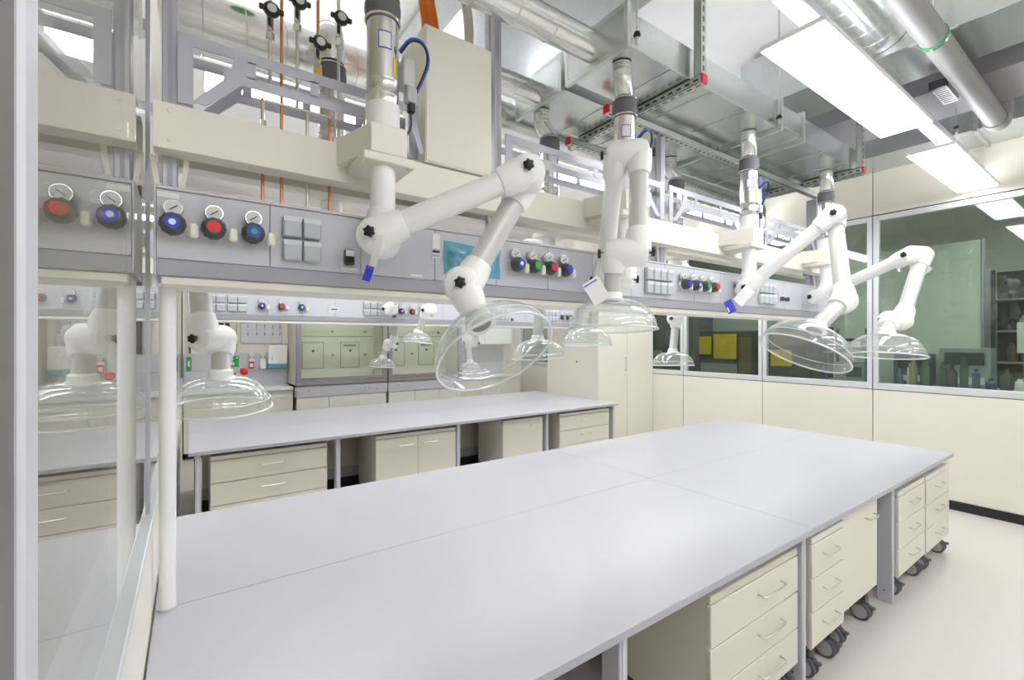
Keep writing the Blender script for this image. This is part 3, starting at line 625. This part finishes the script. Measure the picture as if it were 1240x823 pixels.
# ---- slotted strut channels
def strut(p, q, label, up=(0, 0, 1), cap0=True, cap1=False, w_=.041, group='slotted struts under the flat ducts'):
    p = Vector(p); q = Vector(q); u = (q-p).normalized(); L = (q-p).length; up = Vector(up); sd = u.cross(up).normalized(); c = (p+q)/2
    t = thing('strut_channel', c-Vector((0, 0, w_/2)), label, 'strut', group); h = w_/2
    mb = MB(); mb.obox(c-up*(h-.0015), u, sd, up, L/2, h, .0015)
    mb.obox(c+sd*(h-.0015), u, sd, up, L/2, .0015, h); mb.obox(c-sd*(h-.0015), u, sd, up, L/2, .0015, h)
    mb.obox(c+up*(h-.0015)+sd*(h-.006), u, sd, up, L/2, .006, .0015); mb.obox(c+up*(h-.0015)-sd*(h-.006), u, sd, up, L/2, .006, .0015)
    mb.build('channel', 'strut', t)
    mb = MB(); n = int(L/.05)
    for i in range(n):
        mb.obox(p+u*(.03+i*.05)-up*(h+.0002), u, sd, up, .014, .005, .0004)
        mb.obox(p+u*(.03+i*.05)-sd*(h+.0002), u, up, sd, .014, .005, .0004)
    s = mb.build('slots', 'black', t); s['kind'] = 'stuff'
    for (e, k, s_) in ((p, cap0, -1), (q, cap1, 1)):
        if k: MB().obox(e+u*(s_*.004), u, sd, up, .006, h+.002, h+.002, .002).build('end_cap', 'red', t)
    return t
strut((1.88, 1.765, 2.875), (4.55, 1.765, 2.875), 'long slotted strut with red end cap beneath the gap between the flat ducts', group=None)
strut((1.98, 2.19, 2.875), (4.45, 2.19, 2.875), 'long slotted strut with red end cap beneath the rear flat duct', group=None)
for x, nm in ((2.12, 'near the folded arm'), (4.27, 'near the window wall')):
    strut((x, 1.335, 2.919), (x, 2.32, 2.919), 'short slotted cross strut with red caps carrying the flat ducts '+nm, cap0=True, cap1=True, group=None)
    strut((x, 1.355, 2.944), (x, 1.355, 3.79), 'upright slotted hanger strut fixed to the ceiling '+nm, up=(0, 1, 0), cap0=False, group=None)
for (x, y, z, nm) in ((1.66, 1.375, 2.95, 'at the start of the front flat duct'), (3.0, 1.375, 2.95, 'at the joint of the front flat duct'), (4.75, .9, 3.17, 'above the far light panel')):
    t = thing('hanger_rod', (x, y, z), 'thin threaded steel hanger rod '+nm, 'rod')
    MB().cyl((x, y, z), (x, y, 3.79 if 2 < x < 4 else 3.36), .005, n=8).build('rod', 'steel', t); MB().lathe([(.013, 0), (.018, .006), (.013, .02)], (x, y, z+.03), (0, 0, 1), 12).build('nut', 'black', t); MB().cyl((x, y, z-.005), (x, y, z+.03), .009, n=6).build('anchor', 'steel', t)
# small louvred box beside the grey pipe
pb = PZ(1148, 110, 3.29); pb.y = .85
t = thing('vent_box', (pb.x, pb.y, 3.26), 'small white slotted box hanging next to the grey pipe', 'vent')
B(pb.x-.15, pb.x+.15, pb.y-.04, pb.y+.04, 3.26, 3.30, .003).build('box', 'off_white', t)
for k in range(8): B(pb.x-.13+k*.034, pb.x-.115+k*.034, pb.y-.03, pb.y+.03, 3.2585, 3.2605).build('slot', 'black', t)
B(pb.x-.19, pb.x-.15, pb.y-.045, pb.y+.045, 3.255, 3.31, .003).build('end_block', 'black', t)
MB().cyl((pb.x-.1, pb.y, 3.30), (pb.x-.1, pb.y, 3.36), .004, n=8).cyl((pb.x+.1, pb.y, 3.30), (pb.x+.1, pb.y, 3.36), .004, n=8).build('hanger', 'steel', t)

# =================================================================== GAS LINES ABOVE THE PANEL
def gas(u_top, kind, zt, zb, label, valve=None, lower=None, y=1.80):
    x = PY(u_top, 100, y).x
    t = thing('gas_line', (x, y, zb), label, 'pipe')
    r = .0055 if kind == 'copper' else .006
    MB().cyl((x, y, zb), (x, y, zt), r, n=10).build('pipe', kind, t)
    if valve:
        zv = valve; v = MB().cyl((x, y, zv-.05), (x, y, zv+.03), .011, n=6).cyl((x, y, zv-.085), (x, y, zv-.06), .014, n=6).cyl((x, y, zv), (x, y-.03, zv), .008, n=8).build('valve_body', 'chrome', t)
        MB().lathe([(.022, .028), (.026, .034), (.026, .044), (.02, .05), (0, .05)], (x, y, zv), (0, -1, 0), 18).box(x-.038, x+.038, y-.046, y-.034, zv-.009, zv+.009, .003).build('valve_wheel', 'black', v)
        MB().lathe([(.015, .0505), (.015, .053), (0, .053)], (x, y, zv), (0, -1, 0), 16).build('valve_dial', 'dial', v)
    return t
gas(327, 'satin_steel', 3.4, 2.50, 'steel gas line with black valve wheel nearest the glass partition', 2.735)
gas(341, 'copper', 3.5, 2.06, 'copper gas line passing behind the cream beam without a valve')
gas(360, 'satin_steel', 3.5, 2.44, 'steel gas line with a black valve wheel between two copper lines', 2.80)
t = gas(385, 'copper', 3.5, 2.66, 'short copper line ending in a yellow brass coupling', 2.68)
x = PY(385, 100, 1.80).x
MB().cyl((x, 1.80, 2.565), (x, 1.80, 2.60), .015, n=6).cyl((x, 1.80, 2.60), (x, 1.80, 2.66), .009, n=10).cyl((x, 1.80, 2.70), (x, 1.80, 2.725), .013, n=6).build('brass_coupling', 'brass_yellow', t)
gas(410, 'satin_steel', 3.5, 2.52, 'steel gas line with black valve wheel beside the shiny damper', 2.80)
for (u, k, lb) in ((318, 'copper', 'copper stub dropping into the service panel nearest the partition'), (372, 'satin_steel', 'grey steel stub dropping into the service panel'), (399, 'copper', 'copper stub dropping into the service panel beside the steel one')):
    gas(u, k, 2.44, 2.056, lb)
x0_, x1_ = PY(318, 110, 1.80).x, PY(405, 110, 1.80).x
t = thing('manifold_pipe', ((x0_+x1_)/2, 1.79, 2.43), 'thin steel manifold pipe bridging the gas stubs behind the lattice frame', 'pipe')
MB().tube([(x0_, 1.79, 2.33), (x0_, 1.79, 2.425), (x0_+.01, 1.79, 2.432), (x1_-.01, 1.79, 2.432), (x1_, 1.79, 2.425), (x1_, 1.79, 2.33)], .005, 8).build('pipe', 'satin_steel', t)
for x in (x0_, x1_): MB().cyl((x, 1.79, 2.335), (x, 1.79, 2.36), .010, n=6).build('union_nut', 'chrome', t)
t = thing('cable_bundle', (.80, 1.80, 2.87), 'bundle of bright orange cables rising behind the tall cream cabinet', 'cable')
for k in range(7): MB().tube([(.80+.012*k, 1.78+.01*(k % 3), 2.86), (.79+.011*k, 1.79, 3.0), (.75+.009*k, 1.82, 3.3), (.74+.009*k, 1.83, 3.78)], .0065, 8, 1).build('cable', 'orange', t)
t = thing('cable_coil', (1.06, 1.83, 2.86), 'loop of pale cables hanging beside the tall post', 'cable')
for k in range(4): MB().tube([(1.02+.012*k, 1.84, 2.86), (1.04+.012*k, 1.85, 3.0), (1.03+.014*k, 1.86, 3.15), (.96+.014*k, 1.87, 3.35), (.86, 1.88, 3.6)], .006, 8, 2).build('cable', 'cream_cabinet', t)
t = thing('green_fitting', (.19, 2.3, 3.13), 'green fitting above the large spiral duct near the partition', 'fitting')
MB().lathe([(0, 0), (.05, 0), (.05, .10), (.03, .14), (.03, .2), (0, .2)], (.19, 2.30, 3.13), (0, 0, 1), 16).build('body', 'green', t)

# =================================================================== TALL CUPBOARD, BACK WALL FURNITURE
t = thing('tall_cupboard', (5.28, 5.1, 0), 'tall cream two-door cupboard between the far bench and the window wall', 'cupboard')
CY0 = 4.56
B(4.685, 5.884, CY0+.02, 5.68, .06, 2.25, .003).build('body', 'cream_cabinet', t); B(4.70, 5.87, CY0+.05, 5.66, 0, .06).build('plinth', 'plinth_black', t)
for a, b in ((4.687, 5.283), (5.287, 5.882)):
    d = B(a, b, CY0, CY0+.02, .07, 2.245, .002).build('door', 'cream_cabinet', t)
    if a < 5: MB().tube([(5.23, CY0, 1.35), (5.23, CY0-.03, 1.345), (5.23, CY0-.03, 1.155), (5.23, CY0, 1.15)], .006, 8).build('handle', 'satin_steel', d); MB().cyl((5.23, CY0, 1.09), (5.23, CY0-.012, 1.09), .010, n=12).build('lock', 'satin_steel', d)
MB().cyl((4.683, 5.0, 1.28), (4.687, 5.0, 1.28), .015, n=10).build('side_plug', 'dark_grey', t)

FY = 7.36
def fume(x0, x1, label):
    t = thing('fume_cupboard', ((x0+x1)/2, FY+.3, 0), label, 'fume cupboard')
    B(x0, x0+.04, FY+.05, YB-.02, .75, 2.75).build('side', 'cream_cabinet', t); B(x1-.04, x1, FY+.05, YB-.02, .75, 2.75).build('side', 'cream_cabinet', t)
    B(x0+.04, x1-.04, YB-.09, YB-.05, .93, 2.7).build('liner', 'liner', t); B(x0, x1, FY+.05, YB-.02, .88, .92).build('work_surface', 'off_white', t); B(x0, x1, FY+.05, YB-.02, 2.70, 2.75).build('top', 'cream_cabinet', t)
    f = B(x0+.01, x0+.075, FY, FY+.06, .92, 2.70, .004).build('frame_post', 'hood_mauve', t); B(x1-.075, x1-.01, FY, FY+.06, .92, 2.70, .004).build('frame_post', 'hood_mauve', t)
    B(x0+.01, x1-.01, FY-.01, FY+.06, .915, .97, .004).build('airfoil_sill', 'hood_mauve', t); B(x0+.06, x1-.06, FY-.005, FY+.03, .985, 1.03, .004).build('sash_rail', 'hood_mauve', t)
    B(x0+.06, x1-.06, FY, FY+.05, 1.84, 1.92, .004).build('header_rail', 'hood_mauve', t)
    B(x0+.07, x1-.07, FY+.02, FY+.026, 1.03, 1.84).build('sash_pane', 'sash_glass', t); B(x0+.07, x1-.07, FY+.02, FY+.026, 1.93, 2.45).build('upper_pane', 'sash_glass', t)
    B(x0+.02, x1-.02, FY-.01, FY+.05, 2.48, 2.75, .004).build('header_panel', 'grey_paint', t)
    yy = YB-.094
    mb = MB(); mb.box(x0+.05, x1-.05, yy, yy+.003, 1.655, 1.662); mb.build('liner_joint', 'line_dark', t)
    for (a, w_) in ((x0+.20, .32), (x0+.80, .30)):
        q = B(a, a+w_, yy-.006, yy, 1.14, 1.56, .002).build('baffle_door', 'liner', t)
        for bb in ((a-.006, a, 1.134, 1.566), (a+w_, a+w_+.006, 1.134, 1.566), (a, a+w_, 1.134, 1.14), (a, a+w_, 1.56, 1.566)): B(bb[0], bb[1], yy-.004, yy, bb[2], bb[3]).build('door_seam', 'line_dark', q)
        MB().cyl((a+w_/2, yy-.006, 1.42), (a+w_/2, yy-.03, 1.42), .018, n=10).build('latch', 'dark_grey', q)
        if a > x0+.5: B(a+.04, a+w_-.05, yy-.010, yy-.006, 1.49, 1.53).build('print_strip', 'grey_dark', q)
    for dx, z in ((.66, 1.35), (.66, 1.74), (1.2, 1.35), (1.2, 1.74)): MB().cyl((x0+dx, yy, z), (x0+dx, yy-.04, z), .02, n=10).build('nozzle', 'grey_dark', t)
    fp = B(x0+.01, x1-.01, FY+.005, FY+.04, .74, .905, .003).build('control_fascia', 'grey_face', t)
    for dx in (.18, .95, 1.02, 1.1, 1.22): MB().cyl((x0+dx, FY+.005, .83+.02*math.sin(dx*40)), (x0+dx, FY-.015, .83+.02*math.sin(dx*40)), .013, n=10).build('control_knob', 'grey_dark', fp)
    w_ = (x1-x0-.04)/3
    for k in range(3): B(x0+.02+k*w_+.003, x0+.02+(k+1)*w_-.003, FY+.01, FY+.03, .09, .73, .003).build('base_door', 'cream_light', t)
    B(x0+.02, x1-.02, FY+.03, YB-.03, .08, .735).build('base_body', 'cream_cabinet', t); B(x0+.03, x1-.03, FY+.08, YB-.05, 0, .08).build('plinth', 'plinth_black', t)
fume(1.26, 2.655, 'fume cupboard with mauve-grey sash frame next to the sink counter')
fume(2.66, 4.06, 'fume cupboard with mauve-grey sash frame next to the grey splashback counter')
def counter(x0, x1, label, sinklabel):
    t = thing('wall_counter', ((x0+x1)/2, 7.7, 0), label, 'counter')
    B(x0, x1, 7.42, YB-.005, .86, .90, .003).build('countertop', 'off_white', t); n = 3; w_ = (x1-x0)/n
    B(x0, x1, 7.47, YB-.01, .08, .86).build('body', 'cream_cabinet', t); B(x0+.02, x1-.02, 7.52, YB-.02, 0, .08).build('plinth', 'plinth_black', t)
    for k in range(n):
        d = B(x0+k*w_+.003, x0+(k+1)*w_-.003, 7.448, 7.47, .09, .85, .003).build('door', 'cream_light', t); handle(x0+(k+.5)*w_, 7.448, .76, .25, d)
    B(x0, x1, YB-.04, YB-.005, .90, 1.15, .002).build('splashback', 'grey_face', t); B(x0, x1, YB-.035, YB-.005, 1.153, 1.40, .002).build('splashback', 'grey_light', t)
counter(-.09, 1.24, 'cream sink counter with grey splashback left of the fume cupboards', '')
counter(4.08, 5.4, 'cream counter with grey splashback right of the fume cupboards', '')
t = thing('paper_towel_box', (1.10, 7.9, 1.17), 'white paper towel dispenser with blue lower edge above the sink counter', 'dispenser')
B(.965, 1.235, YB-.15, YB-.042, 1.225, 1.52, .012).build('box', 'white_plastic', t); B(.968, 1.232, YB-.147, YB-.042, 1.17, 1.225, .004).build('blue_edge', 'cyan_part', t); B(1.015, 1.022, YB-.152, YB-.149, 1.29, 1.34).build('keyhole', 'black', t)
for (x, m_, lb) in ((.745, 'red', 'soap dispenser bottle with red label above the sink'), (.90, 'white_plastic', 'plain white soap dispenser bottle above the sink')):
    t = thing('soap_dispenser', (x, 7.95, 1.15), lb, 'dispenser')
    B(x-.04, x+.04, YB-.11, YB-.041, 1.15, 1.31, .01).build('bottle', 'white_plastic', t); B(x-.036, x+.036, YB-.113, YB-.110, 1.165, 1.275, .001).build('label_patch', m_, t)
    B(x-.022, x+.022, YB-.1135, YB-.112, 1.19, 1.245).build('label_centre', 'white_plastic', t); MB().cyl((x, YB-.075, 1.31), (x, YB-.075, 1.36), .015, n=10).box(x-.03, x+.03, YB-.13, YB-.06, 1.36, 1.385, .006).build('pump', 'white_plastic', t)
t = thing('safety_sign', (.51, YB-.05, 1.19), 'green safety sign with white eye wash symbol on the grey splashback', 'sign')
B(.435, .585, YB-.046, YB-.0405, 1.195, 1.36, .001).build('plate', 'green', t)
MB().lathe([(.022, 0), (.022, .002), (0, .002)], (.49, YB-.046, 1.31), (0, -1, 0), 14).box(.455, .525, YB-.048, YB-.046, 1.225, 1.265).box(.48, .50, YB-.048, YB-.046, 1.265, 1.30).build('symbol', 'paper', t); B(.55, .57, YB-.048, YB-.046, 1.32, 1.345).build('cross', 'paper', t)
t = thing('safety_sign', (-.03, YB-.05, 1.19), 'narrow green safety sign on the splashback by the partition', 'sign')
B(-.06, .0, YB-.046, YB-.0405, 1.16, 1.36, .001).build('plate', 'green', t); B(-.045, -.02, YB-.048, YB-.046, 1.22, 1.30).build('symbol', 'paper', t)
t = thing('eye_shower', (.60, 7.7, .90), 'eye shower stand with red handle on the sink counter', 'eye shower')
MB().cyl((.56, 7.72, .90), (.56, 7.72, 1.09), .012, n=12).lathe([(.04, 0), (.035, .012), (.012, .02)], (.56, 7.72, .90), (0, 0, 1), 16).build('stand', 'chrome', t)
MB().lathe([(0, 0), (.05, .005), (.06, .03), (.045, .06), (0, .065)], (.61, 7.72, 1.12), (.5, -.6, .6), 16).build('shower_head', 'red', t); MB().lathe([(0, 0), (.02, .005), (.02, .03), (0, .035)], (.51, 7.72, 1.10), (0, -1, .2), 12).build('valve_knob', 'red', t)
t = thing('drying_rack', (.90, YB-.03, 1.55), 'pale wall board with thin pegs for drying glassware above the sink', 'rack')
B(.61, 1.18, YB-.03, YB-.004, 1.55, 2.3, .004).build('board', 'grey_light', t)
for x in (.70, .82, .93, 1.04, 1.14):
    for z in (1.68, 1.80, 1.92): MB().cyl((x, YB-.03, z), (x, YB-.12, z+.03), .006, n=8).build('peg', 'grey_dark', t)
    B(x-.003, x+.003, YB-.034, YB-.03, 1.66, 2.2).build('rail', 'grey_dark', t)
for (x, m_, r, lb) in ((.36, 'brown_pipe', .028, 'dark brown riser pipe on the back wall by the drying rack'), (.44, 'brown_pipe', .028, 'second dark brown riser pipe on the back wall by the drying rack'), (-.02, 'dark_grey', .012, 'slim dark riser pipe on the back wall nearest the partition'), (.24, 'satin_steel', .008, 'thin steel riser on the back wall left of the brown pipes'), (.56, 'satin_steel', .008, 'thin steel riser on the back wall right of the brown pipes')):
    t = thing('riser_pipe', (x, YB-.06, 1.42), lb, 'pipe'); MB().cyl((x, YB-.045, 1.405), (x, YB-.045, 3.7), r, n=14).build('pipe', m_, t)
    B(x-.04, x+.04, YB-.03, YB-.002, 1.80, 1.82).build('clamp', 'satin_steel', t)
t = thing('wall_cabinet', (4.7, 7.85, 1.5), 'white wall cabinet above the right-hand counter', 'cabinet')
B(4.12, 5.4, 7.72, YB-.01, 1.52, 2.3, .003).build('body', 'white_plastic', t)
for a, b in ((4.122, 4.758), (4.762, 5.398)): B(a, b, 7.70, 7.72, 1.522, 2.298, .003).build('door', 'white_plastic', t)

# =================================================================== THE ADJOINING LAB BEHIND THE WINDOWS
def prop(name, boxes, label, cat, group=None):
    x = sum(b[0]+b[1] for b in boxes)/2/len(boxes); y = sum(b[2]+b[3] for b in boxes)/2/len(boxes); t = thing(name, (x, y, min(b[4] for b in boxes)), label, cat, group)
    for b in boxes: B(*b[:6], .006).build(b[7], b[6], t)
    return t
prop('lab_table', [(7.2, 8.3, 2.8, 7.6, .86, .90, 'far_grey', 'top'), (7.25, 8.25, 2.9, 7.5, .1, .86, 'far_grey', 'body')], 'long grey table in the adjoining lab behind the window', 'table')
prop('yellow_machine', [(7.4, 8.2, 3.75, 4.75, .90, 1.75, 'far_dark', 'housing'), (7.36, 7.4, 4.05, 4.45, 1.28, 1.70, 'far_yellow', 'front_panel'), (7.36, 7.4, 4.5, 4.72, 1.35, 1.66, 'far_yellow', 'side_panel'), (7.35, 7.4, 3.8, 4.0, 1.0, 1.65, 'far_brown', 'door'), (7.38, 7.41, 4.05, 4.7, 1.0, 1.2, 'far_grey', 'tray')], 'dark machine with bright yellow front panels in the adjoining lab', 'machine')
prop('yellow_machine', [(7.4, 8.2, 2.95, 3.6, .90, 1.8, 'far_dark', 'housing'), (7.36, 7.4, 3.2, 3.5, 1.2, 1.45, 'far_yellow', 'front_panel'), (7.36, 7.4, 3.0, 3.5, 1.5, 1.75, 'far_brown', 'hatch')], 'dark machine with brown hatch and a yellow panel in the adjoining lab', 'machine')
prop('instrument_rack', [(7.5, 8.1, 4.9, 6.3, .9, 2.1, 'far_dark', 'housing'), (7.46, 7.5, 5.0, 5.5, 1.5, 1.8, 'far_blue', 'screen'), (7.46, 7.5, 5.6, 6.1, 1.1, 1.4, 'far_grey', 'panel')], 'dark instrument rack with blue screen in the adjoining lab', 'rack')
prop('room_divider', [(8.05, 8.15, 1.30, 2.75, 0, 2.85, 'far_wall', 'board'), (8.04, 8.16, 1.28, 1.30, 0, 2.87, 'far_grey', 'edge_post')], 'pale green divider wall beside the shelf rack in the adjoining lab', 'divider')
sh = [(8.4, 8.8, .0, 1.27, z, z+.02, 'far_grey', 'shelf') for z in (.9, 1.3, 1.7, 2.1)]+[(8.4, 8.44, .0, .04, 0, 2.5, 'far_dark', 'upright'), (8.4, 8.44, 1.23, 1.27, 0, 2.5, 'far_dark', 'upright'), (8.78, 8.8, .0, 1.27, 0, 2.5, 'far_dark', 'back_panel')]
prop('storage_shelf', sh, 'dark open shelf rack full of items in the adjoining lab', 'shelf')
CN = {'far_blue': 'dark blue', 'far_grey': 'grey', 'far_olive': 'olive', 'paper': 'white', 'far_dark': 'black', 'far_green': 'dark green', 'far_brown': 'brown', 'off_white': 'off-white'}
for z in (.92, 1.32, 1.72, 2.12):
    y = .06
    while y < 1.13:
        w_ = random.uniform(.05, .11); h = random.uniform(.1, .3); m_ = random.choice(['far_blue', 'far_grey', 'far_grey', 'far_dark', 'far_green', 'far_brown', 'far_dark'])
        t = thing('storage_jar', (8.6, y+w_/2, z), CN[m_]+' jar on a board of the dark shelf rack in the adjoining lab', 'jar', CN[m_]+' jars on the shelf rack')
        MB().lathe([(0, 0), (w_*.45, 0), (w_*.47, h*.7), (w_*.25, h*.85), (w_*.25, h), (0, h)], (8.6, y+w_/2, z), (0, 0, 1), 12).build('jar_body', m_, t); y += w_+.012
prop('lab_table', [(7.0, 8.0, -.3, 2.1, .98, 1.02, 'far_grey', 'top'), (7.05, 7.95, -.2, 2.0, .1, .98, 'far_grey', 'body')], 'grey table in front of the shelf rack of the adjoining lab', 'table')
for i in range(20):
    y = -.1+i*.108; h = random.uniform(.15, .42); m_ = random.choice(['far_olive', 'far_olive', 'far_grey', 'far_grey', 'far_green', 'far_dark', 'far_blue', 'off_white']); xx = random.uniform(7.15, 7.52); r = random.uniform(.035, .05)
    t = thing('reagent_bottle', (xx, y, 1.02), CN[m_]+' bottle on the table in front of the shelf rack', 'bottle', CN[m_]+' bottles on the adjoining lab table')
    if i % 3: MB().lathe([(0, 0), (r, 0), (r, h*.65), (.02, h*.8), (.02, h), (0, h)], (xx, y, 1.02), (0, 0, 1), 14).build('bottle_body', m_, t)
    else: MB().lathe([(0, 0), (r, 0), (r*.9, h*.8), (r*.5, h*.86), (r*.5, h), (0, h)], (xx, y, 1.02), (0, 0, 1), 14).build('bottle_body', m_, t)
for (y0, y1, z1, m_, lb) in ((1.15, 1.6, 1.5, 'far_grey', 'grey analyser box on the table before the shelf rack'), (.1, .45, 1.62, 'far_dark', 'black instrument on the table before the shelf rack'), (1.7, 2.05, 1.42, 'far_blue', 'blue steel instrument in front of the pale green divider')):
    prop('bench_instrument', [(7.62, 7.95, y0, y1, 1.02, z1, m_, 'case'), (7.60, 7.62, y0+.05, y1-.05, z1-.2, z1-.05, 'far_dark', 'display'), (7.60, 7.62, y0+.05, y1-.1, 1.07, 1.15, 'off_white', 'drawer_front')], lb, 'instrument')

rk = [(7.02, 7.06, y, y+.03, .0, 1.75, 'far_blue', 'post') for y in (2.15, 2.60)]+[(7.38, 7.42, y, y+.03, .0, 1.75, 'far_blue', 'post') for y in (2.15, 2.60)]+[(7.0, 7.44, 2.14, 2.64, z, z+.025, 'far_grey', 'board') for z in (.7, 1.05, 1.42)]
prop('instrument_trolley', rk, 'open steel trolley with blue posts before the pale green divider', 'trolley')
prop('pump_unit', [(7.1, 7.35, 2.2, 2.55, 1.075, 1.3, 'far_grey', 'case'), (7.08, 7.1, 2.24, 2.4, 1.12, 1.25, 'far_dark', 'grille')], 'grey pump unit on the middle board of the open trolley', 'pump')
prop('supply_unit', [(7.1, 7.35, 2.22, 2.5, 1.445, 1.62, 'far_dark', 'case'), (7.08, 7.1, 2.25, 2.45, 1.5, 1.58, 'off_white', 'display')], 'black supply unit on the top board of the open trolley', 'instrument')
prop('transfer_hose_reel', [(7.62, 7.9, .55, .95, 1.02, 1.06, 'far_dark', 'base'), (7.72, 7.76, .6, .9, 1.06, 1.75, 'far_grey', 'column'), (7.66, 7.72, .55, .95, 1.45, 1.8, 'off_white', 'hood'), (7.66, 7.70, .6, .9, 1.15, 1.35, 'far_olive', 'vessel')], 'bench apparatus with white hood before the dark shelf rack', 'apparatus')
